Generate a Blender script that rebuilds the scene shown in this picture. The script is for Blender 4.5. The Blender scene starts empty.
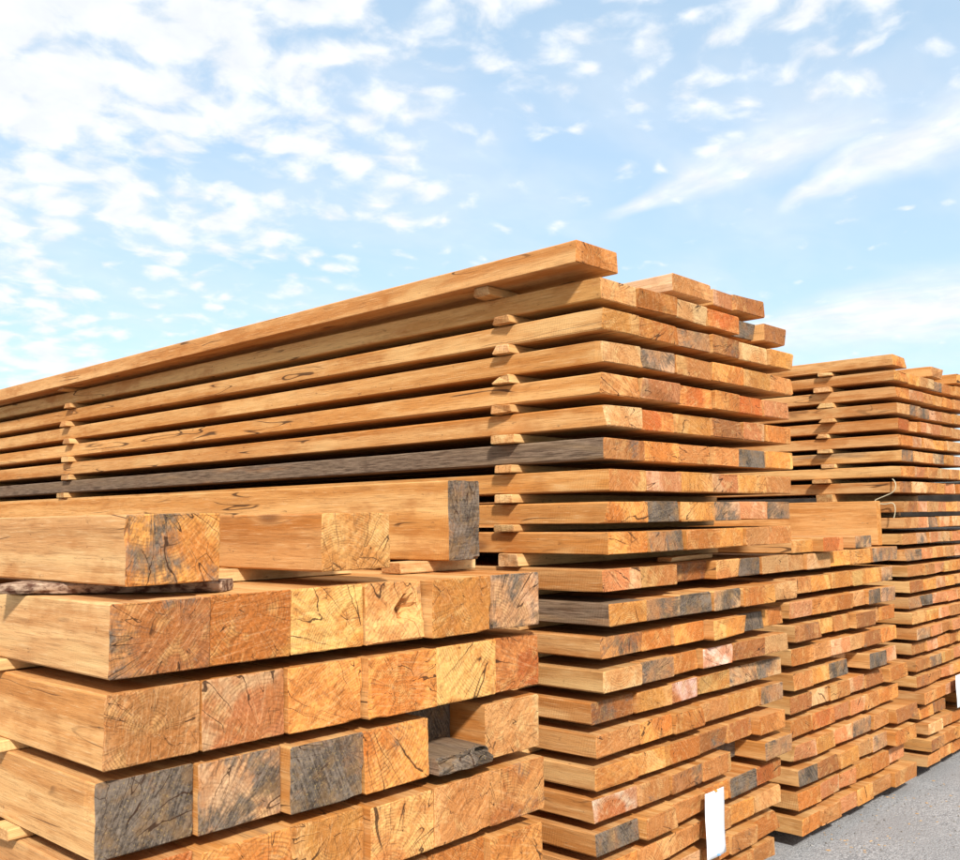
import bpy, math, random
from mathutils import Vector, Matrix
random.seed(11)
scene = bpy.context.scene
col = scene.collection

# ------------------------------------------------------------------ camera
EYE = 1.6
YAW, PIT, ROL, FPX = math.radians(42.7736), math.radians(5.1317), math.radians(-0.8530), 975.55
cf = Vector((math.cos(PIT)*math.cos(YAW), math.cos(PIT)*math.sin(YAW), math.sin(PIT)))
cr0 = Vector((math.sin(YAW), -math.cos(YAW), 0)); cu0 = cr0.cross(cf)
cr = math.cos(ROL)*cr0 + math.sin(ROL)*cu0
cu = -math.sin(ROL)*cr0 + math.cos(ROL)*cu0
cam = bpy.data.cameras.new('camera'); cam_o = bpy.data.objects.new('camera', cam); col.objects.link(cam_o)
cam.sensor_width = 36; cam.lens = 36*FPX/960; cam.clip_start = .05; cam.clip_end = 3000
m = Matrix((cr, cu, -cf)).transposed().to_4x4(); m.translation = (0, 0, EYE); cam_o.matrix_world = m
scene.camera = cam_o
scene.cycles.max_bounces = 5; scene.cycles.diffuse_bounces = 3; scene.cycles.glossy_bounces = 2

# ------------------------------------------------------------------ light
SUN_AZ, SUN_EL = math.radians(234), math.radians(38)      # direction TOWARDS the sun, from +X counter-clockwise
sdir = Vector((math.cos(SUN_EL)*math.cos(SUN_AZ), math.cos(SUN_EL)*math.sin(SUN_AZ), math.sin(SUN_EL)))
sun = bpy.data.lights.new('sun', 'SUN'); sun.energy = 3.3; sun.angle = math.radians(5); sun.color = (1, .955, .89)
sun_o = bpy.data.objects.new('sun', sun); col.objects.link(sun_o)
sun_o.rotation_euler = sdir.to_track_quat('Z', 'Y').to_euler(); sun_o.location = (-4, -4, 6)
vs = scene.view_settings
vs.view_transform = 'Standard'; vs.look = 'None'; vs.gamma = 1; vs.exposure = 0.92; vs.use_curve_mapping = False

# ------------------------------------------------------------------ node helpers
class G:
    def __init__(s, nt): s.nt = nt; s.n = nt.nodes; s.l = nt.links
    def node(s, t, **kw):
        n = s.n.new(t)
        for k, v in kw.items(): setattr(n, k, v)
        return n
    def put(s, sock, v):
        if isinstance(v, bpy.types.NodeSocket): s.l.new(v, sock)
        else: sock.default_value = v
    def math(s, op, a, b=0.0, c=0.0, clamp=False):
        n = s.node('ShaderNodeMath', operation=op, use_clamp=clamp)
        s.put(n.inputs[0], a); s.put(n.inputs[1], b); s.put(n.inputs[2], c); return n.outputs[0]
    def vec(s, op, a, b=(0, 0, 0)):
        n = s.node('ShaderNodeVectorMath', operation=op)
        s.put(n.inputs[0], a)
        if op == 'SCALE': s.put(n.inputs['Scale'], b)
        else: s.put(n.inputs[1], b)
        return n.outputs['Value'] if op in ('LENGTH', 'DOT_PRODUCT') else n.outputs['Vector']
    def noise(s, v, scale, detail=3, rough=.55, dist=0, color=False):
        n = s.node('ShaderNodeTexNoise'); s.put(n.inputs['Vector'], v); s.put(n.inputs['Scale'], scale)
        n.inputs['Detail'].default_value = detail; n.inputs['Roughness'].default_value = rough; n.inputs['Distortion'].default_value = dist
        return n.outputs['Color'] if color else n.outputs['Fac']
    def voro(s, v, scale, feature='F1', out='Distance', rand=1):
        n = s.node('ShaderNodeTexVoronoi', feature=feature); s.put(n.inputs['Vector'], v); s.put(n.inputs['Scale'], scale)
        n.inputs['Randomness'].default_value = rand
        return n.outputs[out]
    def ramp(s, f, a, b, lo=0.0, hi=1.0, smooth=True):
        n = s.node('ShaderNodeMapRange', interpolation_type='SMOOTHSTEP' if smooth else 'LINEAR', clamp=True)
        s.put(n.inputs[0], f); s.put(n.inputs[1], a); s.put(n.inputs[2], b); s.put(n.inputs[3], lo); s.put(n.inputs[4], hi)
        return n.outputs[0]
    def mix(s, f, a, b, blend='MIX'):
        n = s.node('ShaderNodeMix', data_type='RGBA', blend_type=blend)
        s.put(n.inputs[0], f); s.put(n.inputs[6], a); s.put(n.inputs[7], b); return n.outputs[2]
    def comb(s, x, y, z):
        n = s.node('ShaderNodeCombineXYZ'); s.put(n.inputs[0], x); s.put(n.inputs[1], y); s.put(n.inputs[2], z); return n.outputs[0]
    def sep(s, v):
        n = s.node('ShaderNodeSeparateXYZ'); s.put(n.inputs[0], v); return n.outputs
    def prop(s, name, out='Vector'):
        n = s.node('ShaderNodeAttribute', attribute_type='OBJECT', attribute_name=name); return n.outputs[out]
    def mapv(s, v, scale=(1, 1, 1), loc=(0, 0, 0), rot=(0, 0, 0)):
        n = s.node('ShaderNodeMapping'); s.put(n.inputs[0], v)
        n.inputs['Location'].default_value = loc; n.inputs['Rotation'].default_value = rot; n.inputs['Scale'].default_value = scale
        return n.outputs[0]
def new_mat(name, rough=.75, spec=.25):
    mt = bpy.data.materials.new(name); mt.use_nodes = True; g = G(mt.node_tree)
    b = g.n['Principled BSDF']; b.inputs['Roughness'].default_value = rough; b.inputs['Specular IOR Level'].default_value = spec
    return mt, g, b
def bump(g, b, h, strength=.4, dist=.003):
    n = g.node('ShaderNodeBump'); n.inputs['Strength'].default_value = strength; n.inputs['Distance'].default_value = dist
    g.put(n.inputs['Height'], h); g.l.new(n.outputs[0], b.inputs['Normal'])

# ------------------------------------------------------------------ sky: daylight with a bank of small altocumulus puffs and a few wisps
w = bpy.data.worlds.new('World'); scene.world = w; w.use_nodes = True
g = G(w.node_tree); bg = g.n['Background']
sky = g.node('ShaderNodeTexSky', sky_type='NISHITA', sun_disc=False, sun_elevation=SUN_EL, sun_rotation=math.radians(90)-SUN_AZ)
sky.altitude = 100; sky.air_density = 1.0; sky.dust_density = .6; sky.ozone_density = 1.6
d = g.node('ShaderNodeTexCoord').outputs['Generated']
X, Y, Z = g.sep(d)
zz = g.math('ADD', g.math('MAXIMUM', Z, .0), .20)        # puffs have height, so they flatten less towards the horizon
p = g.comb(g.math('DIVIDE', X, zz), g.math('DIVIDE', Y, zz), 0.0)
def pl(px, py):   # cloud-layer coordinates seen at a pixel, to lay out the cloud banks
    v = (cf*FPX + cr*(px-480) - cu*(py-430)).normalized(); return v.x/(v.z+.20), v.y/(v.z+.20)
warp = g.vec('SCALE', g.vec('SUBTRACT', g.noise(p, 5.0, 2, color=True), (.5, .5, .5)), .10)
pw = g.vec('ADD', p, warp)
puff = g.noise(g.mapv(pw, (1, 1, 1), (3.7, 1.2, 0)), 14, 5, .56)
cells = g.voro(g.mapv(pw, (1, 1, 1), (1.7, 2.2, 0)), 16, 'SMOOTH_F1')
puff2 = g.noise(g.mapv(pw, (1, 1, 1), (8.1, 5.2, 2)), 3.4, 3, .5)
f1 = g.math('ADD', g.math('ADD', g.math('MULTIPLY', puff, .8), g.math('MULTIPLY', g.math('SUBTRACT', 0.60, cells), .60)), g.math('MULTIPLY', g.math('SUBTRACT', puff2, .5), .62))
# bank edge: dense over the left and overhead, thinning out to the right and low down
ax, ay = pl(395, 110); bx, by = pl(690, 250)
n0 = Vector((bx-ax, by-ay)); L0 = n0.length; n0 /= L0
q = g.math('DIVIDE', g.math('ADD', g.math('MULTIPLY', g.math('SUBTRACT', g.sep(pw)[0], ax), n0.x), g.math('MULTIPLY', g.math('SUBTRACT', g.sep(pw)[1], ay), n0.y)), L0)
thr = g.ramp(q, -.6, .80, .34, .78, smooth=False)
c1 = g.math('MULTIPLY', g.ramp(f1, g.math('SUBTRACT', thr, .13), g.math('ADD', thr, .18)), .93)
# wisps: long soft streaks
def wisp(p0, p1, width, amp, seed):
    a = Vector(pl(*p0)); b = Vector(pl(*p1)); dr = b-a; ln = dr.length; dr /= ln; nr = Vector((-dr.y, dr.x))
    sx, sy, _ = g.sep(g.vec('ADD', p, g.vec('SCALE', warp, 1.1)))
    dx = g.math('SUBTRACT', sx, a.x); dy = g.math('SUBTRACT', sy, a.y)
    u = g.math('DIVIDE', g.math('ADD', g.math('MULTIPLY', dx, dr.x), g.math('MULTIPLY', dy, dr.y)), ln)
    v = g.math('ADD', g.math('MULTIPLY', dx, nr.x), g.math('MULTIPLY', dy, nr.y))
    fib = g.noise(g.comb(g.math('MULTIPLY', u, 3.0), g.math('MULTIPLY', v, 14), seed), 1.2, 4, .55)
    wd = g.math('MULTIPLY', g.ramp(u, 0, .8, .22, 1), width)
    core = g.ramp(g.math('ABSOLUTE', g.math('DIVIDE', v, wd)), .1, 1.2, 1, 0)
    end = g.math('MULTIPLY', g.ramp(u, -.05, .2), g.ramp(u, .8, 1.4, 1, 0))
    return g.math('MULTIPLY', g.math('MULTIPLY', core, end), g.ramp(fib, .25, .65, .5, amp))
ws = [wisp((600, 222), (810, 135), .11, 1.0, 1.3), wisp((785, 210), (990, 110), .12, 1.0, 4.1), wisp((690, 345), (1010, 300), .26, 1.1, 7.7)]
c2 = g.math('MAXIMUM', ws[0], g.math('MAXIMUM', ws[1], ws[2]))
thin = g.math('MULTIPLY', g.ramp(g.noise(g.mapv(pw, (1.2, 2.0, 1), (1, 9, 4), (0, 0, .6)), 1.7, 4, .55), .36, .72), .30)
cl = g.math('SUBTRACT', 1.0, g.math('MULTIPLY', g.math('MULTIPLY', g.math('SUBTRACT', 1.0, c1), g.math('SUBTRACT', 1.0, g.math('MINIMUM', c2, 1.0))), g.math('SUBTRACT', 1.0, thin)))
cl = g.math('MULTIPLY', cl, g.ramp(Z, .0, .12))
shade = g.ramp(puff, .35, .7, 6.5, 7.2)
white = g.vec('SCALE', g.comb(.95, .975, 1.0), shade)
veil = g.mix(.55, g.vec('SCALE', sky.outputs[0], 1.2), g.vec('SCALE', g.comb(.63, .84, 1.0), 7.3))    # thin high haze
g.l.new(g.mix(cl, veil, white), bg.inputs['Color']); bg.inputs['Strength'].default_value = .082

# ------------------------------------------------------------------ materials
def wood_common(g):
    tc = g.node('ShaderNodeTexCoord').outputs['Object']
    rnd = g.node('ShaderNodeObjectInfo').outputs['Random']
    off = g.vec('SCALE', g.comb(37.1, 91.7, 53.3), rnd)
    return tc, rnd, off
GREY = (.038, .029, .023, 1); SILVER = (.185, .143, .108, 1)
def make_end():
    mt, g, b = new_mat('sawn_end_grain', .82, .15)
    P, rnd, off = wood_common(g)
    Pn = g.vec('ADD', P, off)
    c = g.prop('end_col', 'Color'); c2 = g.prop('end_col2', 'Color'); stain = g.prop('end_stain', 'Fac'); ck = g.prop('end_crack', 'Fac')
    pith = g.prop('pith')
    flat = g.vec('MULTIPLY', P, (1, .25, 1))
    wob = g.vec('SCALE', g.vec('SUBTRACT', g.noise(Pn, 22, 3, color=True), (.5, .5, .5)), .012)
    R = g.vec('ADD', g.vec('SUBTRACT', flat, pith), wob)
    r = g.vec('LENGTH', R); r1 = g.math('ADD', r, .003); dirn = g.vec('DIVIDE', R, g.comb(r1, r1, r1))
    n10 = g.noise(Pn, 10, 3, .6); n17 = g.noise(g.vec('ADD', Pn, (5, 3, 8)), 19, 3, .62)
    # growth rings, spacing drifting
    ring = g.math('SINE', g.math('MULTIPLY', r, g.math('ADD', 560, g.math('MULTIPLY', rnd, 420))))
    ringm = g.math('MULTIPLY', g.ramp(ring, -.2, 1), g.ramp(n17, .36, .62))
    # medullary streaks
    ray = g.noise(g.vec('ADD', g.vec('SCALE', dirn, 9.0), g.vec('ADD', off, g.comb(0, g.math('MULTIPLY', r, 6), 0))), 2.4, 3, .65)
    # heartwood against sapwood
    rh = g.math('ADD', .05, g.math('MULTIPLY', g.math('FRACT', g.math('MULTIPLY', rnd, 17.3)), .13))
    heart = g.ramp(g.math('ADD', r, g.math('MULTIPLY', g.math('SUBTRACT', n10, .5), .10)), g.math('SUBTRACT', rh, .012), g.math('ADD', rh, .012))
    base = g.mix(heart, c, c2)
    base = g.mix(g.ramp(n10, .43, .60, 0, .75), base, g.mix(.55, c, (.36, .115, .022, 1)))
    base = g.mix(g.ramp(n17, .54, .68, 0, .5), base, g.mix(.5, c2, (.70, .42, .15, 1)))
    base = g.mix(g.math('MULTIPLY', ringm, .58), base, g.mix(.72, base, (.10, .035, .01, 1)))
    base = g.mix(g.ramp(ray, .50, .70, 0, .42), base, (.15, .06, .022, 1))
    base = g.mix(g.ramp(ray, .30, .46, .35, 0), base, g.mix(.5, c2, (.72, .48, .22, 1)))
    # saw-blade sweep across the face, at its own slant on every piece
    an = g.math('MULTIPLY', rnd, 40.0); ca, sa = g.math('COSINE', an), g.math('SINE', an)
    px_, _, pz_ = g.sep(P)
    sw = g.noise(g.comb(g.math('MULTIPLY', g.math('SUBTRACT', g.math('MULTIPLY', px_, ca), g.math('MULTIPLY', pz_, sa)), 11), g.math('MULTIPLY', rnd, 80), g.math('MULTIPLY', g.math('ADD', g.math('MULTIPLY', px_, sa), g.math('MULTIPLY', pz_, ca)), 210)), 1.0, 3, .6)
    base = g.mix(g.ramp(sw, .50, .68, 0, .26), base, g.mix(.7, base, (.12, .05, .02, 1)))
    base = g.mix(g.ramp(sw, .34, .46, .16, 0), base, (.74, .50, .26, 1))
    # torn fibres
    tex = g.noise(g.mapv(Pn, (1, .3, 1)), 120, 5, .74)
    base = g.mix(g.ramp(tex, .34, .50, .5, 0), base, g.mix(.75, base, (.05, .02, .008, 1)))
    base = g.mix(g.ramp(tex, .54, .70, 0, .36), base, g.mix(.45, base, (.85, .66, .42, 1)))
    # weather stain
    sn = g.math('ADD', g.math('MULTIPLY', g.noise(g.vec('ADD', Pn, (9, 2, 4)), 8, 4, .62), .72), g.math('MULTIPLY', ray, .28))
    sm = g.ramp(sn, g.math('SUBTRACT', .665, g.math('MULTIPLY', stain, .40)), g.math('SUBTRACT', .80, g.math('MULTIPLY', stain, .36)))
    sm = g.math('MULTIPLY', sm, g.ramp(stain, 0, .3, .6, .95))
    grey = g.mix(g.ramp(g.math('ADD', g.math('MULTIPLY', tex, .35), g.math('ADD', g.math('MULTIPLY', sw, .35), g.math('MULTIPLY', n10, .30))), .40, .60), GREY, SILVER)
    grey = g.mix(g.ramp(n17, .46, .66, 0, .55), grey, (.19, .105, .045, 1))
    base = g.mix(sm, base, grey)
    base = g.mix(g.math('MULTIPLY', g.ramp(g.noise(Pn, 170, 2, .7), .58, .68), g.math('MULTIPLY', sm, .38)), base, (.44, .29, .10, 1))
    # radial checks opening from the pith, and a few stray ones
    cn = g.noise(g.vec('ADD', dirn, g.vec('ADD', off, g.comb(0, g.math('MULTIPLY', r, .7), 0))), 3.6, 1, .5)
    wdt = g.math('MULTIPLY', g.ramp(r, .0, .10, .0035, .0058), g.ramp(n17, .32, .47))
    dln = g.math('DIVIDE', g.math('ABSOLUTE', g.math('SUBTRACT', cn, .5)), g.math('MAXIMUM', g.math('MULTIPLY', wdt, ck), .0001))
    crack = g.math('MULTIPLY', g.ramp(dln, .6, 1.6, 1, 0), g.ramp(ck, .02, .3))
    vd = g.voro(g.vec('ADD', g.vec('ADD', g.vec('MULTIPLY', flat, (1, 1, .7)), off), g.vec('SCALE', wob, .6)), 15, 'DISTANCE_TO_EDGE')
    cr2 = g.math('MULTIPLY', g.ramp(vd, .004, .018, .8, 0), g.math('MULTIPLY', g.ramp(n10, .53, .60), ck))
    crack = g.math('MAXIMUM', crack, cr2, clamp=True)
    base = g.mix(g.math('MULTIPLY', crack, .88), base, (.035, .014, .006, 1))
    g.l.new(base, b.inputs['Base Color'])
    bump(g, b, g.math('ADD', tex, g.math('MULTIPLY', sw, .4)), .5, .0032)
    return mt
def make_side():
    mt, g, b = new_mat('sawn_long_grain', .74, .2)
    P, rnd, off = wood_common(g)
    Pn = g.vec('ADD', P, off)
    c = g.prop('side_col', 'Color'); stain = g.prop('side_stain', 'Fac'); ck = g.prop('end_crack', 'Fac')
    # knots swirl the grain
    kp = g.mapv(Pn, (4.2, 1.5, 4.2)); kd = g.voro(kp, 1.0, 'F1'); kon = g.math('GREATER_THAN', g.sep(g.voro(kp, 1.0, 'F1', 'Color'))[0], .60)
    kn = g.math('MULTIPLY', g.ramp(kd, .02, .30, 1, 0), kon)
    wob = g.vec('SCALE', g.vec('SUBTRACT', g.noise(g.mapv(Pn, (3, .9, 3)), 2.0, 2, color=True), (.5, .5, .5)), .05)
    Q = g.vec('ADD', g.vec('ADD', Pn, wob), g.vec('SCALE', g.comb(1, 0, 1), g.math('MULTIPLY', kn, .035)))
    gr = g.noise(g.mapv(Q, (46, 1.6, 46)), 1.0, 4, .6)
    band = g.noise(g.mapv(Q, (16, .45, 16)), 1.0, 3, .55)
    fib = g.noise(g.mapv(Pn, (190, 9, 190)), 1.0, 4, .7)
    base = g.mix(g.ramp(band, .36, .66), g.mix(.40, c, (.33, .12, .025, 1)), g.mix(.30, c, (.80, .58, .28, 1)))
    base = g.mix(g.ramp(gr, .50, .68, 0, .38), base, g.mix(.6, base, (.26, .09, .02, 1)))
    base = g.mix(g.ramp(fib, .36, .50, .48, 0), base, g.mix(.6, base, (.10, .04, .015, 1)))
    base = g.mix(g.ramp(fib, .55, .68, 0, .25), base, (.80, .60, .34, 1))
    # blotches: resin, darker handled patches
    bl = g.noise(g.mapv(Pn, (7, 3.0, 7), (2, 4, 1)), 1.0, 4, .66)
    base = g.mix(g.ramp(bl, .51, .66, 0, .62), base, g.mix(.75, base, (.33, .11, .02, 1)))
    base = g.mix(g.ramp(g.noise(g.mapv(Pn, (5, 1.3, 5), (7, 1, 6)), 1.0, 4, .6), .56, .70, 0, .42), base, (.70, .46, .20, 1))
    knc = g.math('MULTIPLY', g.ramp(kd, .035, .12, 1, 0), kon)
    base = g.mix(g.math('MULTIPLY', knc, .75), base, (.17, .06, .018, 1))
    # weathered grey
    wn = g.math('ADD', g.math('MULTIPLY', g.noise(g.mapv(Pn, (7, 1.0, 7), (3, 3, 9)), 1.0, 5, .62), .7), g.math('MULTIPLY', gr, .3))
    sm = g.ramp(wn, g.math('SUBTRACT', .72, g.math('MULTIPLY', stain, .50)), g.math('SUBTRACT', .86, g.math('MULTIPLY', stain, .46)))
    grey = g.mix(g.ramp(fib, .38, .62), (.055, .038, .027, 1), (.20, .142, .098, 1))
    grey = g.mix(g.ramp(band, .45, .62, 0, .6), grey, (.16, .10, .06, 1))
    base = g.mix(g.math('MULTIPLY', sm, .88), base, grey)
    # grime specks
    base = g.mix(g.ramp(g.noise(g.mapv(Pn, (52, 20, 52)), 1.0, 4, .72), .62, .74, 0, .65), base, (.10, .045, .02, 1))
    # long checks running with the grain
    cn = g.noise(g.mapv(Q, (9.5, .55, 9.5), (0, 5, 0)), 1.0, 2, .55)
    crk = g.math('MULTIPLY', g.ramp(g.math('ABSOLUTE', g.math('SUBTRACT', cn, .5)), .0025, .008, 1, 0), g.math('MULTIPLY', g.ramp(g.noise(g.mapv(Pn, (8, 2.4, 8)), 1.0, 1), .52, .60), g.ramp(ck, .1, .9)))
    base = g.mix(g.math('MULTIPLY', crk, .85), base, (.045, .018, .008, 1))
    g.l.new(base, b.inputs['Base Color'])
    # band-saw marks across the face
    saw = g.math('SINE', g.math('MULTIPLY', g.math('ADD', g.sep(P)[1], g.math('MULTIPLY', g.sep(P)[2], .22)), 560))
    sawm = g.math('MULTIPLY', saw, g.ramp(g.noise(Pn, 2.2, 2), .42, .6, .0, .08))
    h = g.math('ADD', g.math('MULTIPLY', fib, .75), sawm)
    bump(g, b, h, .8, .003)
    return mt
M_END, M_SIDE = make_end(), make_side()
def make_bark():
    mt, g, b = new_mat('pale_bark', .9, .1)
    P, rnd, off = wood_common(g); Pn = g.vec('ADD', P, off)
    n = g.noise(g.mapv(Pn, (1, .5, 1)), 55, 5, .65)
    g.l.new(g.mix(g.ramp(n, .38, .62), (.10, .045, .028, 1), (.42, .29, .20, 1)), b.inputs['Base Color']); bump(g, b, n, .8, .006)
    return mt
M_BARK = make_bark()
def make_asphalt():
    mt, g, b = new_mat('asphalt', .9, .2)
    P = g.node('ShaderNodeTexCoord').outputs['Object']
    st = g.voro(P, 130, 'F1', 'Color'); sd = g.voro(P, 130, 'F1')
    v = g.sep(st)[0]
    big = g.noise(P, 1.1, 5, .6); mid = g.noise(P, 7, 4, .65)
    base = g.mix(g.ramp(v, .15, .95), (.19, .19, .193, 1), (.40, .398, .395, 1))
    base = g.mix(g.ramp(mid, .35, .7, 0, .5), base, (.32, .318, .314, 1))
    base = g.mix(g.ramp(big, .45, .66, 0, .75), base, (.25, .248, .248, 1))
    base = g.mix(g.ramp(g.noise(P, 33, 3, .7), .66, .74, 0, .8), base, (.06, .055, .05, 1))
    base = g.mix(g.ramp(g.noise(g.vec('ADD', P, (4, 4, 4)), 26, 3, .7), .69, .76, 0, .6), base, (.42, .33, .23, 1))
    g.l.new(base, b.inputs['Base Color'])
    bump(g, b, g.math('ADD', g.math('MULTIPLY', sd, -1), mid), .6, .006)
    return mt
M_ASPHALT = make_asphalt()
def make_plain(name, c, rough=.7, var=.15, scale=30):
    mt, g, b = new_mat(name, rough, .25)
    P = g.node('ShaderNodeTexCoord').outputs['Object']
    n = g.noise(P, scale, 4, .6)
    g.l.new(g.mix(g.ramp(n, .3, .7), (*[x*(1-var) for x in c], 1), (*[min(1, x*(1+var*.4)) for x in c], 1)), b.inputs['Base Color'])
    bump(g, b, n, .2, .002)
    return mt
M_PAPER = make_plain('white_paper', (.86, .87, .90), .6, .04, 12)
M_TWINE = make_plain('pale_twine', (.52, .45, .30), .9, .3, 200)
M_PINO = make_plain('orange_plastic', (.75, .30, .04), .45, .1)
M_PINB = make_plain('blue_plastic', (.15, .32, .55), .45, .1)
M_GRIT = make_plain('grit', (.26, .245, .225), .9, .5, 9)
M_ADDED_FENCE = make_plain('added_fence_boards', (.035, .026, .02), .9, .4, 6)  # dark finish of the added fence that keeps daylight out of the gaps
M_CHIP = make_plain('wood_chip', (.50, .32, .16), .85, .4, 20)

# ------------------------------------------------------------------ pixel -> position on a known plane
def px2X(px, Yv, z):
    n = cr*FPX - cf*(px-480); return -(n.y*Yv + n.z*(z-EYE))/n.x
def px2Y(px, Xv, z):
    n = cr*FPX - cf*(px-480); return -(n.x*Xv + n.z*(z-EYE))/n.y

# ------------------------------------------------------------------ timber
COL = {  # sawn-end tints: (main, second, stain, word)
 'o': ((.46, .175, .038), (.58, .27, .070), .10, 'orange'), 'y': ((.56, .27, .065), (.62, .37, .125), .05, 'yellow'),
 'p': ((.55, .33, .14), (.64, .44, .22), .12, 'pale'), 'k': ((.50, .22, .095), (.60, .36, .20), .10, 'pinkish'),
 'r': ((.40, .115, .026), (.52, .21, .06), .08, 'reddish'), 'b': ((.28, .115, .038), (.40, .19, .065), .40, 'brown'),
 'g': ((.36, .21, .105), (.42, .28, .16), .62, 'grey'), 'd': ((.20, .13, .08), (.2, .14, .09), .90, 'dark grey'),
 'w': ((.46, .17, .065), (.70, .52, .42), .06, 'white-flecked'), 't': ((.46, .215, .07), (.57, .32, .12), .18, 'tan')}
def jit(a): return random.uniform(-a, a)
def block_mesh(name, wd, ln, h, ch=.004, rough=.0012, segs=5, nx=1, nz=1, pit=None, ends=1, bow=0.0):
    """a sawn timber: x centred, y from 0 (near end) to ln, z from 0 to h; perimeter with worn corners; grid on the near end"""
    xs = [-wd/2+wd*i/nx for i in range(nx+1)]; zs = [h*i/nz for i in range(nz+1)]
    per = [(x, 0) for x in xs[:-1]] + [(wd/2, z) for z in zs[:-1]] + [(x, h) for x in xs[::-1][:-1]] + [(-wd/2, z) for z in zs[::-1][:-1]]
    # chamfer: replace each corner with two points
    pts = []
    for (x, z) in per:
        cx = abs(abs(x)-wd/2) < 1e-6; cz = z < 1e-6 or abs(z-h) < 1e-6
        if cx and cz:
            c = ch*random.uniform(.5, 1.6); sx = 1 if x > 0 else -1; sz = 1 if z > h/2 else -1
            A, B = (x-sx*c, z), (x, z-sz*c)
            pts += [A, B] if sx*sz < 0 else [B, A]
            if (sx, sz) == (-1, -1): pts[-2:] = [(x, z-sz*c), (x-sx*c, z)]
            elif (sx, sz) == (1, -1): pts[-2:] = [(x-sx*c, z), (x, z-sz*c)]
            elif (sx, sz) == (1, 1): pts[-2:] = [(x, z-sz*c), (x-sx*c, z)]
            else: pts[-2:] = [(x-sx*c, z), (x, z-sz*c)]
        else: pts.append((x, z))
    n = len(pts); V = []; F = []; MI = []
    e = ch*.7
    ys = [0, e] + [ln*(i/segs)+(jit(.2*ln/segs) if i < segs else 0) for i in range(1, segs+1)]
    if segs > 3: ys = [0, e, .03+random.random()*.05] + ys[2:]
    sk = jit(.004); skz = jit(.004)
    for k, y in enumerate(ys):
        ins = e if k == 0 else 0
        bo = bow*math.sin(math.pi*min(1, y/ln))
        for (x, z) in pts:
            sx = (wd/2-ins)/(wd/2); zc = h/2+(z-h/2)*((h/2-ins)/(h/2))
            top = z > h*.5
            V.append((x*sx+jit(rough)+bo, y+(sk*x/wd*2+skz*z/h if k < 2 else 0)+(jit(rough) if k < 2 else 0), min(h, max(0, zc+(jit(rough*.8)-rough*.8 if top else abs(jit(rough*.5)))))))
    if random.random() < .4:     # a chipped corner on the near end
        cxs, czs, dp = random.choice((-1, 1)), random.choice((0, 1)), random.uniform(.006, .022)
        for k in (0, 1):
            for i, (x, z) in enumerate(pts):
                if x*cxs > wd*.32 and (z > h*.6) == bool(czs) and (z < h*.4) != bool(czs):
                    vx, vy, vz = V[k*n+i]; V[k*n+i] = (vx-cxs*dp*.35*random.random(), vy+dp*random.uniform(.5, 1.0)*(1 if k else .9), vz-(dp*.3*random.random() if czs else -dp*.3*random.random()))
    for k in range(len(ys)-1):
        for i in range(n):
            j = (i+1) % n; F.append((k*n+i, k*n+j, (k+1)*n+j, (k+1)*n+i)); MI.append(0 if k else 1)
    if nx > 1:
        # inner grid on the near end, ringed by a strip to the perimeter through a centre fan of quads
        ix = [-wd/2+wd*(i+.5)/(nx*2) for i in range(nx*2)]; iz = [h*(i+.5)/(nz*2) for i in range(nz*2)]
        b0 = len(V); NX, NZ = len(ix), len(iz)
        for z in iz:
            for x in ix:
                y = sk*x/wd*2+skz*z/h+jit(rough*1.2)
                if pit: y += pit(x/wd+.5, z/h)
                V.append((x, y, z))
        for a in range(NZ-1):
            for c in range(NX-1):
                q0 = b0+a*NX+c; F.append((q0, q0+1, q0+NX+1, q0+NX)); MI.append(1)
        inner = [b0+c for c in range(NX)] + [b0+a*NX+NX-1 for a in range(1, NZ)] + [b0+(NZ-1)*NX+c for c in range(NX-2, -1, -1)] + [b0+a*NX for a in range(NZ-2, 0, -1)]
        # zip two closed loops by angle
        def ang(v): return math.atan2((V[v][2]-h/2)/h, V[v][0]/wd)
        outer = list(range(n)); oi = min(outer, key=ang); ii = min(inner, key=ang)
        O = [outer[(oi+k) % n] for k in range(n)]; I = inner[inner.index(ii):]+inner[:inner.index(ii)]
        a = c = 0
        while a < len(O) or c < len(I):
            oa, ob, ia, ib = O[a % n], O[(a+1) % n], I[c % len(I)], I[(c+1) % len(I)]
            ta = ang(ob)+(2*math.pi if a+1 >= len(O) else 0); tc_ = ang(ib)+(2*math.pi if c+1 >= len(I) else 0)
            if c >= len(I) or (a < len(O) and ta <= tc_): F.append((oa, ob, ia)); a += 1
            else: F.append((oa, ib, ia)); c += 1
            MI.append(1)
    else:
        F.append(tuple(range(n-1, -1, -1))); MI.append(1)
    F.append(tuple((len(ys)-1)*n+i for i in range(n))); MI.append(1)
    me = bpy.data.meshes.new(name); me.from_pydata(V, [], F)
    me.materials.append(M_SIDE); me.materials.append(M_END if ends else M_SIDE)
    me.polygons.foreach_set('material_index', MI); me.update()
    import bmesh
    bm = bmesh.new(); bm.from_mesh(me); bmesh.ops.recalc_face_normals(bm, faces=bm.faces); bm.to_mesh(me); bm.free()
    return me
def place(name, me, loc, rz=0, label=None, cat=None, group=None, parent=None):
    o = bpy.data.objects.new(name, me); col.objects.link(o); o.location = loc; o.rotation_euler = (0, 0, rz)
    if parent: o.parent = parent
    if label: o['label'] = label; o['category'] = cat
    if group: o['group'] = group
    return o
SIDES = [(.54, .262, .070), (.51, .23, .058), (.56, .295, .095), (.47, .19, .042), (.52, .25, .072)]
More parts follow.
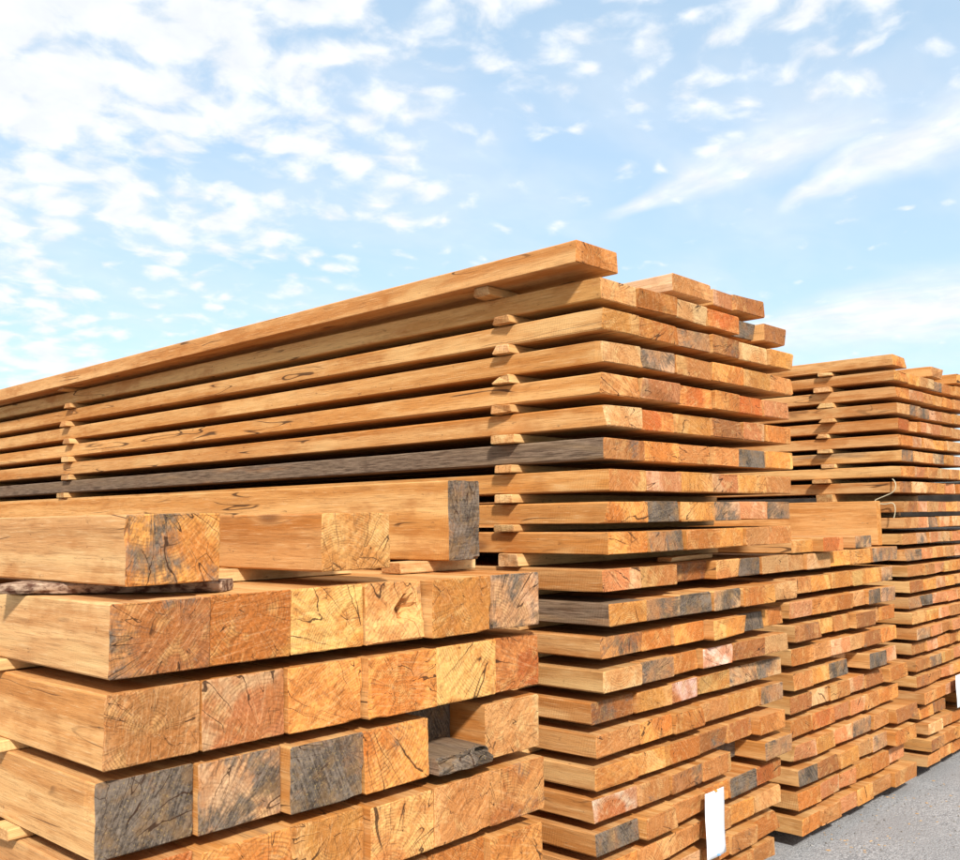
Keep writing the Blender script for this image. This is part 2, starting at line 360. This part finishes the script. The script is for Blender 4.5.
def dress(o, code, wd, h, side=None, sstain=None, crack=None, stain=None):
    c1, c2, st, _ = COL[code]
    v = random.uniform(.72, 1.22); u = jit(.07)
    o['end_col'] = [min(.85, c1[0]*v*(1+u)*1.06), c1[1]*v*.88, c1[2]*v*(1-u)*.76]; o['end_col2'] = [c2[0]*v*1.06, c2[1]*v*(1+u)*.92, c2[2]*v*.84]
    o['end_stain'] = float(st*random.uniform(.8, 1.12) if stain is None else stain)
    o['end_crack'] = float(crack if crack is not None else random.choice((.25, .5, .8, 1.1)))
    o['pith'] = [jit(.32)*wd, 0.0, h*random.uniform(.15, .85)] if random.random() < .6 else [jit(.7)*wd, 0.0, h*random.choice((-.5, -.2, 1.2, 1.5))]
    s = side or random.choice(SIDES); v = random.uniform(.9, 1.1)
    o['side_col'] = [float(x*v*k_) for x, k_ in zip(s, (1.04, .91, .80))]
    o['side_stain'] = float(sstain if sstain is not None else random.choice((.0, .0, .12, .22)))
ORD = ['topmost', 'second', 'third', 'fourth', 'fifth', 'sixth', 'seventh', 'eighth', 'ninth', 'tenth', 'eleventh', 'twelfth', 'thirteenth', 'fourteenth', 'fifteenth', 'sixteenth', 'seventeenth', 'eighteenth', 'nineteenth', 'twentieth', 'twenty-first', 'twenty-second', 'twenty-third', 'twenty-fourth', 'twenty-fifth', 'twenty-sixth']
NTH = ['first'] + ORD[1:]

# ------------------------------------------------------------------ the ground
def grid_ground():
    me = bpy.data.meshes.new('ground'); S = 900
    me.from_pydata([(-S, -S, 0), (S, -S, 0), (S, S, 0), (-S, S, 0)], [], [(0, 1, 2, 3)]); me.materials.append(M_ASPHALT)
    o = bpy.data.objects.new('ground', me); col.objects.link(o); o['kind'] = 'structure'; o['label'] = 'light grey worn asphalt of the timber yard'; return o
grid_ground()

def spacer(stackname, gap, X0, X1, y, z, h, where, wd=.1, group=None, waney=False, name='spacer_stick', word='pale sawn spacer stick', cat='spacer'):
    ln = X1-X0
    me = block_mesh(name, wd*random.uniform(.85, 1.12), ln, h-.001, .003, .0008, 3)
    if waney:     # bark edge: the upper edge of the far side is cut back on a slant
        for v in me.vertices:
            if v.co.x < 0 and v.co.z > h*.5: v.co.x += wd*.20
            if v.co.x > 0 and v.co.z > h*.5: v.co.x -= wd*.06
    # length runs along +X: rotate -90 degrees so local +Y points to +X
    o = place(name, me, (X0, y, z+.0005), -math.pi/2+jit(.012), f'{word} {gap}, {where} of the {stackname}', cat, group)
    dress(o, 'p', wd, h, side=(.64, .43, .19), sstain=0, crack=.1); o['pith'] = [0.0, 0.0, -.1]
    return o

# ------------------------------------------------------------------ tall stack in the middle
SB = 'tall stack'
BX0, BX1, BY0 = 2.8106, 4.255, 2.028
Bz = [2.4539, 2.3425, 2.2255, 2.1099, 1.9943, 1.8790, 1.7671, 1.6530, 1.5440, 1.4126, 1.2961, 1.1800, 1.0645, .9510, .8390, .7272, .6190, .5065, .394, .281, .168]
Bt = .080
Bpx = [
 ([600, 637, 674, 708, 740, 763, 786], 'poprdb'), ([603, 639, 678.5, 711, 739, 769, 793], 'yogbpy'), ([603, 640, 674.5, 710.6, 741.5, 769, 792], 'pgtoyt'),
 ([604, 641, 677.4, 714, 740, 764.5, 789.7], 'tkrork'), ([605.7, 640.7, 676.7, 711.8, 742.7, 764.5, 790.4], 'prybko'), ([603, 643.5, 680, 711.8, 738, 765, 790.8], 'bottdy'),
 ([607.5, 646.5, 679.7, 713, 739, 768, 792], 'tkykyt'), ([608, 646.5, 681, 714, 740.5, 769, 790.4], 'odygkg'), ([610, 649.4, 684, 718.6, 745.4, 769, 792], 'ogoytt'),
 ([600.6, 641.4, 676.7, 717.5, 741.5, 762, 789], 'ktbtdp'), ([612, 648.7, 682, 713.4, 740.4, 771, 796.5], 'ygdgop'), ([600, 642, 672, 702, 736, 763, 785], 'booydo'),
 ([601, 640, 673, 703.7, 733, 763, 785.8], 'pgowbp'), ([592.6, 635, 671, 698, 730, 758, 780.5], 'bywygg'), ([594, 639, 671.7, 701, 730.8, 760, 782.8], 'tootyg'),
 ([597, 639, 666, 700, 729, 754, 779], 'oyobbo'), ([596, 637.7, 669, 700.8, 730, 756, 783], 'wtbtdg'), ([598, 640, 671.7, 703.7, 730.8, 758, 783], 'dttodr'),
 ([598, 640, 670, 705, 731, 755, 781.6], 'otttyp'), ([597, 639, 670, 703, 730, 755, 781.6], 'otkoto'), ([596, 638, 669, 702, 729, 754, 777], 'totktt')]
Bside = {5: ((.30, .20, .12), .92), 10: ((.36, .24, .14), .72), 0: ((.60, .38, .14), .18), 12: ((.46, .28, .11), .3)}
Boff = {(9, 1): .0, (9, 2): .05, (0, 1): -.012, (0, 4): .04, (11, 3): -.05, (16, 4): .10, (16, 5): -.045, (12, 2): .02, (17, 1): -.03, (14, 2): -.02, (15, 4): .01, (15, 5): -.03, (10, 4): -.02}
def build_layer(stack, li, top, th, bounds, codes, X0, Ynear, length, towards, offs, side, layer_word, lo=0, jy=.011, nm='plank', group=None):
    zmid = top-th/2; k = len(codes)
    xs = [px2X(b, Ynear, zmid) for b in bounds]; xs[0] = X0
    for i, cde in enumerate(codes):
        a, b = xs[i]+.0018, xs[i+1]-.0018
        dy = offs.get((li, i), None); dy = jit(jy) if dy is None else dy
        hh = th-abs(jit(.0025))
        me = block_mesh(nm, b-a, length+jit(.05), hh, .004, .0018, 6)
        o = place(nm, me, ((a+b)/2, Ynear+dy, top-th), jit(.0006),
            f'{COL[cde][3]} ended plank, {NTH[i+lo]} from {towards}, {layer_word} down in the {stack}', 'plank', group)
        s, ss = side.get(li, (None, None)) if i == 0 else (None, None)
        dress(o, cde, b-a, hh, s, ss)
GB = 'planks of the tall stack beside the beams'
for li, (bd, cd) in enumerate(Bpx):
    Yn = px2Y(bd[0], BX0, Bz[li]-Bt/2)
    sd = dict(Bside)
    if li not in sd: sd[li] = (random.choice(SIDES[:3]) if li < 9 else random.choice([(.47, .225, .07), (.44, .21, .065), (.50, .27, .10)]), .05 if li < 9 else .15)  # lower layers browner: shade beside the beam pile put into the side colour
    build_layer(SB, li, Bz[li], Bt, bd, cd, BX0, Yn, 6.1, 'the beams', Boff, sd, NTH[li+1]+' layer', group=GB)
    # spacers under this layer
    if li < len(Bz)-1:
        zb = Bz[li+1]; hg = Bz[li]-Bt-zb
        for y, wh in ((2.47+jit(.03), 'near the sawn ends'), (6.24+jit(.05), 'in the middle'), (7.75, 'near the far ends')):
            spacer(SB, f'under the {NTH[li+1]} layer', BX0-.022-abs(jit(.02)), BX1+.03, y, zb, hg, wh, group='spacer sticks of the tall stack beside the beams', waney=li in (0, 1, 2))
# a bark-edged off-cut lying in the wide gap between the two bundles
zb = Bz[9]; me = block_mesh('spacer_stick', .06, .42, .020, .004, .001, 3)
o = place('spacer_stick', me, (3.37, 2.13, zb+.0005), -math.pi/2+.12, 'short pale spacer stick showing at the ends in the wide gap of the tall stack', 'spacer'); dress(o, 'p', .06, .02, side=(.70, .52, .28), sstain=0, crack=0)
for y, wh in ((2.4, 'near the sawn ends'), (5.0, 'at mid length'), (7.7, 'near the far ends')):
    me = block_mesh('support_block', .1, BX1-BX0+.02, Bz[-1]-Bt-.0005, .004, .001, 3)
    o = place('support_block', me, (BX0-.01, y, 0), -math.pi/2, f'squared bearer on the asphalt under the {SB}, {wh}', 'bearer', 'ground bearers of the tall stack beside the beams'); dress(o, 'g', .1, .08)
# topmost, incomplete layer
zt = Bz[0]+.052
def loose(px0, px1, X0, Yn, z, th, length, code, label, rz=0, side=None, ss=None, group=None, nm='plank', crack=None):
    zm = z+th/2
    if X0 is not None: a = X0; Yn = px2Y(px0, X0, zm)
    else: a = px2X(px0, Yn, zm)
    b = px2X(px1, Yn, zm)
    me = block_mesh(nm, b-a, length, th, .0035, .001, 6)
    o = place(nm, me, ((a+b)/2, Yn, z), rz, label, 'plank', group); dress(o, code, b-a, th, side, ss, crack); return o
ob = loose(577, 618, BX0-.10, None, zt-.016, .082, 6.1, 'o', 'orange plank on the top of the tall stack, overhanging its long side', side=(.50, .25, .085), ss=.16)
ob.rotation_euler.x = -.0045; ob.location.z += .002
ob = loose(673, 712, None, 2.03, zt-.015, .075, 6.0, 't', 'tan plank with a clear gap beside it on top of the tall stack', side=(.62, .50, .36), ss=.1); ob.rotation_euler.x = -.0045
ob = loose(712.5, 735, None, 2.055, zt-.015, .072, 6.0, 'k', 'pinkish plank set back between two planks on top of the tall stack'); ob.rotation_euler.x = -.0045
ob = loose(736.5, 764, None, 2.035, zt-.015, .078, 6.0, 'b', 'brown plank at the far edge on top of the tall stack'); ob.rotation_euler.x = -.0045
for y, wh in ((2.52, 'near the sawn ends'), (6.2, 'in the middle'), (7.75, 'near the far ends')):
    spacer(SB, 'under the topmost layer', BX0-.075, BX1+.02, y, Bz[0], .036 if y < 3 else .019 if y < 7 else .012, wh, group='spacer sticks of the tall stack beside the beams', waney=True)

# ------------------------------------------------------------------ low stack behind it
SC = 'low stack'
CX0, CX1, CY0 = 4.5267, 5.9735, 2.158
Cz = [1.398, 1.284, 1.1695, 1.058, .9440, .8273, .7129, .6027, .4913, .3793, .2675, .1523]
Ct = .083
Cpx = [([777, 806, 828.6, 851.6, 871.5, 896.6], 'ppyyg'), ([784, 796, 812, 833, 851.6, 866, 882, 893.5], 'ttyyyyg'), ([791, 813, 836, 852, 867, 880, 893.5], 'kootdg'),
 ([786, 812, 833, 848, 866, 879, 894.5], 'bytbpo'), ([793, 814, 830.7, 850.6, 864, 881, 896.6], 'otkpbo'), ([793, 812, 831, 849, 865, 881, 896.6], 'tydpdk'),
 ([790, 812, 830, 849, 865, 884, 903], 'bptkbo'), ([793, 814, 836, 851, 866, 880, 899.5], 'orkkto'), ([796.7, 816, 835, 853.7, 872, 888, 909], 'kykgtb'),
 ([800, 818, 838.6, 857, 873, 887.4, 908], 'dbypgo'), ([799, 820, 840, 855, 872, 889, 905], 'okkyok'), ([804, 822, 841, 858, 873, 892, 913], 'otkytt')]
Coff = {(3, 0): -.05, (3, 3): -.05, (5, 3): .10, (5, 4): -.03, (5, 5): .0, (6, 5): -.03, (8, 5): -.05, (9, 5): -.05, (11, 5): -.02}
for li, (bd, cd) in enumerate(Cpx):
    x0 = CX0 if li > 1 else px2X(bd[0], CY0, Cz[li]-Ct/2)
    Yn = px2Y(bd[0], x0, Cz[li]-Ct/2)
    build_layer(SC, li, Cz[li], Ct, bd, cd, x0, Yn, 5.0, 'the tall stack', Coff, {li: (random.choice([(.47, .235, .075), (.50, .27, .09)]), .1)}, NTH[li+1]+' layer', group='planks of the low stack')
    if li < len(Cz)-1:
        zb = Cz[li+1]; hg = Cz[li]-Ct-zb
        for y, wh in ((2.75, 'near the sawn ends'), (6.6, 'near the far ends')):
            spacer(SC, f'under the {NTH[li+1]} layer', CX0-.01, CX1+.01, y+jit(.04), zb, hg, wh, group='spacer sticks of the low stack')
for y, wh in ((2.7, 'near the sawn ends'), (6.6, 'near the far ends')):
    me = block_mesh('support_block', .1, CX1-CX0, Cz[-1]-Ct-.0005, .004, .001, 3)
    o = place('support_block', me, (CX0, y, 0), -math.pi/2, f'squared bearer on the asphalt under the {SC}, {wh}', 'bearer', 'ground bearers of the low stack'); dress(o, 'g', .1, .07)
zc = Cz[0]+.004
loose(792, 822, None, 2.16, zc, .062, 4.6, 'y', 'yellow plank lying loose on the low stack beside the tall stack', side=(.62, .42, .2))
loose(824, 843, None, 2.10, zc, .072, 4.6, 'r', 'reddish plank lying loose on the low stack, jutting out past its neighbours')
loose(855, 872, None, 2.16, zc, .066, 4.6, 'g', 'pale speckled grey plank lying loose in front of the board on edge', side=(.46, .21, .07))
a = px2X(878, 2.22, 1.55)
me = block_mesh('board', .045, 3.6, .262, .003, .001, 6)
o = place('board', me, (a+.02, 2.22, zc), 0, 'wide orange board standing on edge on top of the low stack', 'board'); dress(o, 'y', .05, .26, side=(.50, .235, .06), sstain=.05, crack=.1)

# ------------------------------------------------------------------ far tall stack of thinner planks
SD = 'far stack'
DX0, DY0 = 6.1673, 2.155
Dz = [2.4830, 2.3790, 2.2750, 2.1780, 2.0780, 1.9810, 1.8832, 1.7860, 1.6640, 1.5640, 1.4650, 1.3671, 1.2698, 1.1740, 1.0755, .9860, .8920, .7990, .7030, .6080, .5150, .4230, .3330, .2400, .1464]
Dt = .070
Dcx = [893, 896, 896, 897, 898, 900.7, 902.7, 900, 903, 904, 905, 908, 910, 910, 910, 914, 916, 914, 915, 917.7, 924, 922, 927, 930, 928]
DW = random.Random(5)
dcodes = ['oypgoyt', 'oktyotk', 'pggktyo', 'rtkktpo', 'oktypko', 'gptgyko', 'oktptyo', 'bptykot', 'bkpkyto', 'tkgkpto', 'tgkpkto', 'gktpkoy', 'ttkyoto', 'bokytok', 'gdkktoy', 'tyktyok', 'gktkoyt', 'tktoykt', 'tgyktop', 'btkyokt', 'toktykt', 'obdkoty', 'ptokyto', 'boytkto', 'ttokyot']
for li, cd in enumerate(dcodes):
    x0 = DX0+DW.uniform(-.015, .015); Yn = px2Y(Dcx[li], x0, Dz[li]-Dt/2)
    xs = [x0]
    for i in range(7): xs.append(xs[-1]+DW.uniform(.19, .245))
    for i in range(7):
        dy = jit(.014)
        if li == 21 and i == 2: dy = .10
        hh = Dt-abs(jit(.002)); wd = xs[i+1]-xs[i]-.004
        me = block_mesh('plank', wd, 5.6+jit(.05), hh, .0035, .0018, 6)
        o = place('plank', me, (xs[i]+wd/2+.002, Yn+dy, Dz[li]-Dt), jit(.0006), f'thin {COL[cd[i]][3]} plank, {NTH[i]} from the low stack, {NTH[li+1]} layer down in far stack', 'plank', 'planks of the far tall stack')
        dress(o, cd[i], wd, hh, random.choice([(.46, .215, .07), (.43, .20, .065), (.54, .31, .11)]) if i == 0 else None, random.choice((.0, .15, .3)) if li != 5 else .5)
    if li < len(Dz)-1:
        zb = Dz[li+1]; hg = Dz[li]-Dt-zb
        ys = px2Y(826+(li % 3-1)*3 if li < 8 else 812, DX0, zb)
        for y, wh in ((ys, 'near the sawn ends'), (6.9, 'near the far ends')):
            spacer(SD, f'under the {NTH[li+1]} layer', x0-.03, x0+1.50, y, zb, hg, wh, group='spacer sticks of the far tall stack', waney=li in (1, 2, 3))
for y, wh in ((2.7, 'near the sawn ends'), (6.6, 'near the far ends')):
    me = block_mesh('support_block', .1, 1.42, Dz[-1]-Dt-.0005, .004, .001, 3)
    o = place('support_block', me, (DX0+.03, y, 0), -math.pi/2, f'squared bearer on the asphalt under the {SD}, {wh}', 'bearer', 'ground bearers of the far tall stack'); dress(o, 'g', .1, .07)
zt = Dz[0]+.026
loose(892.8, 906.6, DX0-.005, None, zt, .07, 5.6, 'o', 'orange plank on top of the far tall stack at its long side', side=(.46, .22, .07), ss=.1)
loose(932, 944, None, 2.2, zt, .07, 5.6, 't', 'tan plank lying apart on top of the far tall stack')
loose(957, 972, None, 2.2, zt, .07, 5.6, 'o', 'orange plank furthest from the low stack on top of the far tall stack')
for y, wh in ((px2Y(826, DX0, 2.5), 'near the sawn ends'), (6.9, 'near the far ends')):
    spacer(SD, 'under the topmost layer', DX0-.03, DX0+1.50, y, Dz[0], .026, wh, group='spacer sticks of the far tall stack')

# ------------------------------------------------------------------ pile of heavy squared beams in front
SA = 'beam pile'
AX0, AX1, AY0 = 1.0339, 2.5462, 2.05
Az = [1.4259, 1.2280, 1.0306, .8320, .6340, .4360, .2380]
At = .168
# per row: (px where the beam's side or end begins on its neighbour's plane, px where its end face begins, px where it ends, tint)
Arows = [
 [(110, 110, 209.5, 'b'), (209.5, 209.5, 290.5, 'o'), (291, 292, 363, 'y'), (363, 367, 422.5, 't'), (423, 433, 490.5, 'y'), (490.5, 491.5, 538, 'g')],
 [(103, 103, 200.5, 't'), (200.5, 202, 285.6, 'k'), (286, 289.6, 362, 'o'), (362, 370, 436.5, 'o'), (436.5, 437, 495, 'y'), (495, 495, 539, 'r')],
 [(95, 95, 194, 'd'), (194, 198, 282, 'g'), (282, 291.6, 363.6, 'd'), (363.6, 365, 430, 'o'), (430, 430, 475, 'd'), (475, 486, 538, 'p')],
 [(93, 93, 193, 'r'), (193, 202, 292, 'o'), (292, 292, 363, 'y'), (363, 371, 435, 't'), (435, 435, 491, 't'), (491, 491, 543.6, 'b')],
 [(90, 90, 196, 'o'), (196, 199, 290, 't'), (290, 292, 362, 't'), (362, 366, 428, 't'), (428, 430, 484, 'o'), (484, 494, 541.7, 'o')]]
stains = {(0, 0): .46, (0, 5): .52, (2, 0): .98, (2, 1): .66, (2, 2): .86, (2, 3): .3, (2, 4): .95, (3, 5): .42, (3, 3): .2, (0, 3): .22}
aside = {(0, 0): (.60, .365, .17), (1, 0): (.54, .27, .09), (2, 0): (.53, .29, .11), (3, 0): (.45, .19, .055)}
GA = 'squared beams of the front pile'
def broken(u, v):     # a torn pocket around a knot, lower right of the beam end
    d = math.hypot((u-.70)*1.5, (v-.52)*1.2)
    e = max(0, 1-d/.27); s = 0
    if e > 0: s = .055*e**.6+.02*math.sin(u*60)*math.sin(v*47)
    if v < .36 and u > .1: s -= .010
    return s
for ri, row in enumerate(Arows):
    z = Az[ri]; zm = z-At/2; Yp = None; Xe = None
    for i, (s0, e0, e1, cde) in enumerate(row):
        if i == 0:
            X0 = AX0+(.0, -.0, .0, .0, .0)[ri]; Yn = px2Y(e0, X0, zm)
        else:
            X0 = max(px2X(s0, Yp, zm), Xe)+.003
            Yn = px2Y(e0, X0, zm) if e0-s0 > .8 else Yp+jit(.006)+.004
            if (ri, i) == (2, 4): Yn = Yp+.15
        X1 = px2X(e1, Yn, zm); Xe = X1; Yp = Yn
        if (ri, i) == (2, 4): X1 = X0+.232; Xe = X1; Yp = Yn-.15
        hh = At-abs(jit(.003))
        me = block_mesh('squared_timber', X1-X0, 5.2+jit(.06), hh, .0035, .0012, 9, 8, 6, pit=broken if (ri, i) == (0, 3) else None)
        o = place('squared_timber', me, ((X0+X1)/2, Yn, z-At), jit(.001), f'heavy {COL[cde][3]} ended squared beam, {NTH[i]} in the {NTH[ri+1]} row down, beam pile', 'timber', GA)
        dress(o, cde, X1-X0, hh, aside.get((ri, i)), .1 if i == 0 else None, crack=random.choice((.7, 1.0, 1.3)), stain=stains.get((ri, i)))
        if (ri, i) == (2, 4):      # the end has split off: a ledge of the lower third still sticks out
            o['label'] = 'dark set-back beam with a splintered ledge, fifth in the fourth row of the beam pile'
            def ledge(u, v): return .03*math.sin(u*9)*u
            lm = block_mesh('splintered_ledge', X1-X0-.006, .27, .052, .006, .004, 3, 6, 3, pit=ledge)
            for v in lm.vertices:
                if v.co.z > .03: v.co.z += .005*math.sin(v.co.x*31)+.003*math.sin(v.co.y*70+v.co.x*90); v.co.y += .02
            lo = place('splintered_ledge', lm, (0, -.185, .003), 0, parent=o); lo['label'] = 'grey splintered ledge'
            for k_ in ('end_col', 'end_col2', 'end_stain', 'end_crack', 'pith'): lo[k_] = o[k_]
            lo['end_stain'] = .95; lo['side_col'] = [.3, .2, .12]; lo['side_stain'] = .95
    if ri == 0: topY = Yn
for ri in (5, 6):         # rows below the picture's edge carry the pile
    z = Az[ri]; xs = [AX0+(AX1-AX0)*i/6 for i in range(7)]
    for i in range(6):
        me = block_mesh('squared_timber', xs[i+1]-xs[i]-.008, 5.2, At-.002, .006, .0013, 5)
        cde = 'tokyto'[(i+ri) % 6]
        o = place('squared_timber', me, ((xs[i]+xs[i+1])/2, AY0+jit(.02), z-At), 0, f'heavy {COL[cde][3]} ended squared beam, {NTH[i]} in the {NTH[ri+1]} row down, beam pile', 'timber', GA); dress(o, cde, .24, At)
for ri in range(6):
    zb = Az[ri+1]; hg = Az[ri]-At-zb
    for y, wh in ((px2Y(4, AX0, Az[ri]-At), 'near the sawn ends'), (4.6, 'in the middle'), (6.7, 'near the far ends')):
        spacer(SA, f'under the {NTH[ri+1]} row', AX0-.03, AX1+.0, y+jit(.05), zb, hg, wh, group='spacer sticks of the beam pile')
for y, wh in ((2.5, 'near the sawn ends'), (4.6, 'at mid length'), (6.7, 'near the far ends')):
    me = block_mesh('support_block', .1, AX1-AX0, Az[-1]-At-.0005, .004, .001, 3)
    o = place('support_block', me, (AX0, y, 0), -math.pi/2, f'squared bearer on the asphalt under the beam pile, {wh}', 'bearer', 'ground bearers of the beam pile'); dress(o, 'g', .1, .07)
# three loose beams on top, resting on bark slabs
def top_beam(px0, px1, Yn, z, h, code, label, side, ss, stain, rz=0, crack=1.0, wd=None, rngs=None):
    zm = z+h/2; a = px2X(px0, Yn, zm); b = px2X(px1, Yn, zm)
    me = block_mesh('squared_timber', b-a, 5.2, h, .0035, .0012, 9, 8, 6)
    o = place('squared_timber', me, ((a+b)/2, Yn, z), rz, label, 'timber', 'loose beams on top of the front pile'); dress(o, code, b-a, h, side, ss, crack, stain); return o, a, b
zA = Az[0]+.030
ta, a0, a1 = top_beam(126, 220, 2.10, zA, .165, 'o', 'brown and orange cracked beam end on top of the pile at its outer corner', (.61, .37, .17), .12, .52)
tb, b0, b1 = top_beam(322, 390, 2.06, zA+.008, .155, 'y', 'orange beam with a smooth streaked end, in the middle on top of the pile', (.50, .205, .045), .05, .03)
tcb, c0, c1 = top_beam(448, 480.5, 2.20, zA+.008, .258, 'd', 'tall grey ended beam standing on edge on top of the pile beside the planks', (.58, .31, .095), .0, .97)
def slab(pa, pb, h, nmw):
    pa, pb = Vector(pa), Vector(pb); dv = pb-pa
    me = block_mesh('bark_slab', .10, dv.length, h, .006, .003, 6)
    me.materials.clear(); me.materials.append(M_BARK); me.materials.append(M_BARK)
    place('bark_slab', me, (pa.x, pa.y, Az[0]+.0005), math.atan2(dv.y, dv.x)-math.pi/2, f'pale flaking bark slab under the top beams {nmw}', 'slab', 'bark slabs under the top beams')
slab((AX0-.03, px2Y(12, AX0, Az[0])), (px2X(232, 2.14, Az[0]), 2.16), .029, 'near the sawn ends')
me = block_mesh('spacer_stick', .09, b1-b0+.3, .037, .003, .001, 3)
o = place('spacer_stick', me, (b0-.1, 2.50, Az[0]+.0005), -math.pi/2+.03, 'pale spacer stick under the middle one of the three top beams', 'spacer'); dress(o, 'p', .09, .04, side=(.66, .45, .22), sstain=0, crack=0)
slab((a0-.06, 5.6), (b1+.1, 5.6), .029, 'towards the far ends')
for y, nmw in ((2.34, 'near its grey end'), (5.6, 'towards its far end')):
    me = block_mesh('spacer_stick', .09, c1-c0+.2, .036, .003, .001, 3)
    o = place('spacer_stick', me, (c0-.12, y, Az[0]+.0005), -math.pi/2+.02, f'thin pale spacer under the tall beam on edge, {nmw}', 'spacer', 'spacers under the tall beam on edge'); dress(o, 'p', .09, .02, side=(.70, .50, .26), sstain=0, crack=0)

# ------------------------------------------------------------------ paper sheets, twine, grit
def sheet(Xa, Xb, Yv, z0, z1, label):
    NX, NZ = 6, 10; V = []; F = []
    for j in range(NZ+1):
        for i in range(NX+1):
            u, v = i/NX, j/NZ
            V.append(((u-.5)*(Xb-Xa), -.004*math.sin(u*3.1)*(.4+.6*(1-v))-.0015*math.sin(v*7+u*2), v*(z1-z0)))
    for j in range(NZ):
        for i in range(NX): q0 = j*(NX+1)+i; F.append((q0, q0+1, q0+NX+2, q0+NX+1))
    me = bpy.data.meshes.new('paper_sheet'); me.from_pydata(V, [], F); me.materials.append(M_PAPER)
    for pg in me.polygons: pg.use_smooth = True
    o = place('paper_sheet', me, ((Xa+Xb)/2, Yv, z0), 0, label, 'paper sheet')
    md = o.modifiers.new('thickness', 'SOLIDIFY'); md.thickness = .0012
    for nm, mt, zz_ in (('top_staple', M_PINO, z1-z0-.004), ('bottom_staple', M_PINB, .004)):
        s = block_mesh(nm, .011, .010, .007, .002, .0004, 2); s.materials.clear(); s.materials.append(mt); s.materials.append(mt)
        place(nm, s, (0.0, -.014, zz_), 0, parent=o)
    return o
ysh = px2Y(598, BX0, .45)-.04
sheet(px2X(706, ysh, .40), px2X(724.5, ysh, .40), ysh, .258, .510, 'blank white paper sheet stapled low to the ends of the tall stack')
ysd = px2Y(926, DX0, .4)-.03
sheet(px2X(957, ysd, .42), px2X(972, ysd, .42), ysd, .36, .56, 'blank white paper sheet stapled low to the ends of the far stack')
def tube(name, pts, r, mt, label, cat):
    cu_ = bpy.data.curves.new(name, 'CURVE'); cu_.dimensions = '3D'; cu_.bevel_depth = r; cu_.bevel_resolution = 1; cu_.resolution_u = 4
    sp = cu_.splines.new('NURBS'); sp.points.add(len(pts)-1)
    for q_, pt in zip(sp.points, pts): q_.co = (*pt, 1)
    sp.use_endpoint_u = True; sp.order_u = 3; cu_.materials.append(mt)
    o = bpy.data.objects.new(name, cu_)
    dg = None
    me = bpy.data.meshes.new_from_object(o); bpy.data.objects.remove(o)
    o = place(name, me, (0, 0, 0), 0, label, cat); return o
xt = DX0-.012; yt = px2Y(893, DX0, 1.75)
tw = [(xt+.01, yt-.0, 1.80), (xt-.012, yt-.03, 1.78), (xt-.014, yt-.02, 1.72), (xt-.016, yt+.06, 1.69), (xt-.02, yt+.12, 1.665), (xt-.018, yt+.05, 1.64), (xt-.014, yt-.01, 1.66), (xt-.016, yt-.02, 1.60), (xt-.016, yt-.005, 1.56)]
tube('twine', tw, .0035, M_TWINE, 'frayed pale twine dangling from the corner of the far tall stack', 'twine')
def scatter(name, n, mt, size, label, cat, flat):
    V = []; F = []; rg = random.Random(3 if flat else 4)
    for i in range(n):
        x = rg.uniform(4.6, 11); y = rg.uniform(-1.0, 2.25)
        if rg.random() < .5: y = 2.2-abs(rg.gauss(0, .35))
        if x > 5.95 and y > 2.1: y -= .3
        s = size*rg.uniform(.4, 1.3); b0 = len(V); a = rg.uniform(0, 6.28)
        hx, hy, hz = s, s*rg.uniform(.4, .9), s*(.22 if flat else .6)
        for (u, v, t_) in ((-1, -.8, 0), (1, -1, 0), (.8, 1, 0), (-1, .9, 0), (-.6, -.5, 1), (.6, -.6, 1), (.5, .6, 1), (-.6, .5, 1)):
            px_ = u*hx*rg.uniform(.7, 1.1); py_ = v*hy*rg.uniform(.7, 1.1)
            V.append((x+px_*math.cos(a)-py_*math.sin(a), y+px_*math.sin(a)+py_*math.cos(a), .0008+t_*hz*rg.uniform(.7, 1.1)))
        F += [tuple(b0+k for k in f) for f in ((0, 1, 5, 4), (1, 2, 6, 5), (2, 3, 7, 6), (3, 0, 4, 7), (4, 5, 6, 7), (3, 2, 1, 0))]
    me = bpy.data.meshes.new(name); me.from_pydata(V, [], F); me.materials.append(mt)
    o = place(name, me, (0, 0, 0), 0, label, cat); o['kind'] = 'stuff'
scatter('grit', 900, M_GRIT, .006, 'loose grit strewn over the asphalt by the stacks', 'grit', False)
scatter('wood_chips', 420, M_CHIP, .009, 'small wood chips strewn over the asphalt by the stacks', 'chips', True)

# ------------------------------------------------------------------ added fence behind the stacks: blocks daylight showing through the gaps
def fence(P0, P1, label):
    a, b = Vector(P0), Vector(P1); dv = b-a; n = int(dv.length/2.5); rz = math.atan2(dv.y, dv.x)
    root = bpy.data.objects.new('added_fence', None); col.objects.link(root); root.location = (a.x, a.y, 0); root.rotation_euler = (0, 0, rz)
    root['label'] = label; root['category'] = 'added fence'
    def boxm(nm, x0, x1, y0, y1, z0, z1):
        me = bpy.data.meshes.new(nm)
        me.from_pydata([(x, y, z) for z in (z0, z1) for (x, y) in ((x0, y0), (x1, y0), (x1, y1), (x0, y1))], [], [(3, 2, 1, 0), (4, 5, 6, 7), (0, 1, 5, 4), (1, 2, 6, 5), (2, 3, 7, 6), (3, 0, 4, 7)])
        me.materials.append(M_ADDED_FENCE); return me
    st = dv.length/n
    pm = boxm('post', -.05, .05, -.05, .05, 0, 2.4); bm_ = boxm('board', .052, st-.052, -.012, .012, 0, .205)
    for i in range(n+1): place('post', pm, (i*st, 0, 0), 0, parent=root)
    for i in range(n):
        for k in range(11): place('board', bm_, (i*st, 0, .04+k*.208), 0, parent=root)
fence((-6, 13.0), (19, 13.0), 'added dark boarded fence blocking daylight behind the far ends of the stacks')
fence((19, 12.8), (19, 1.5), 'added dark boarded fence blocking daylight beyond the far stack')
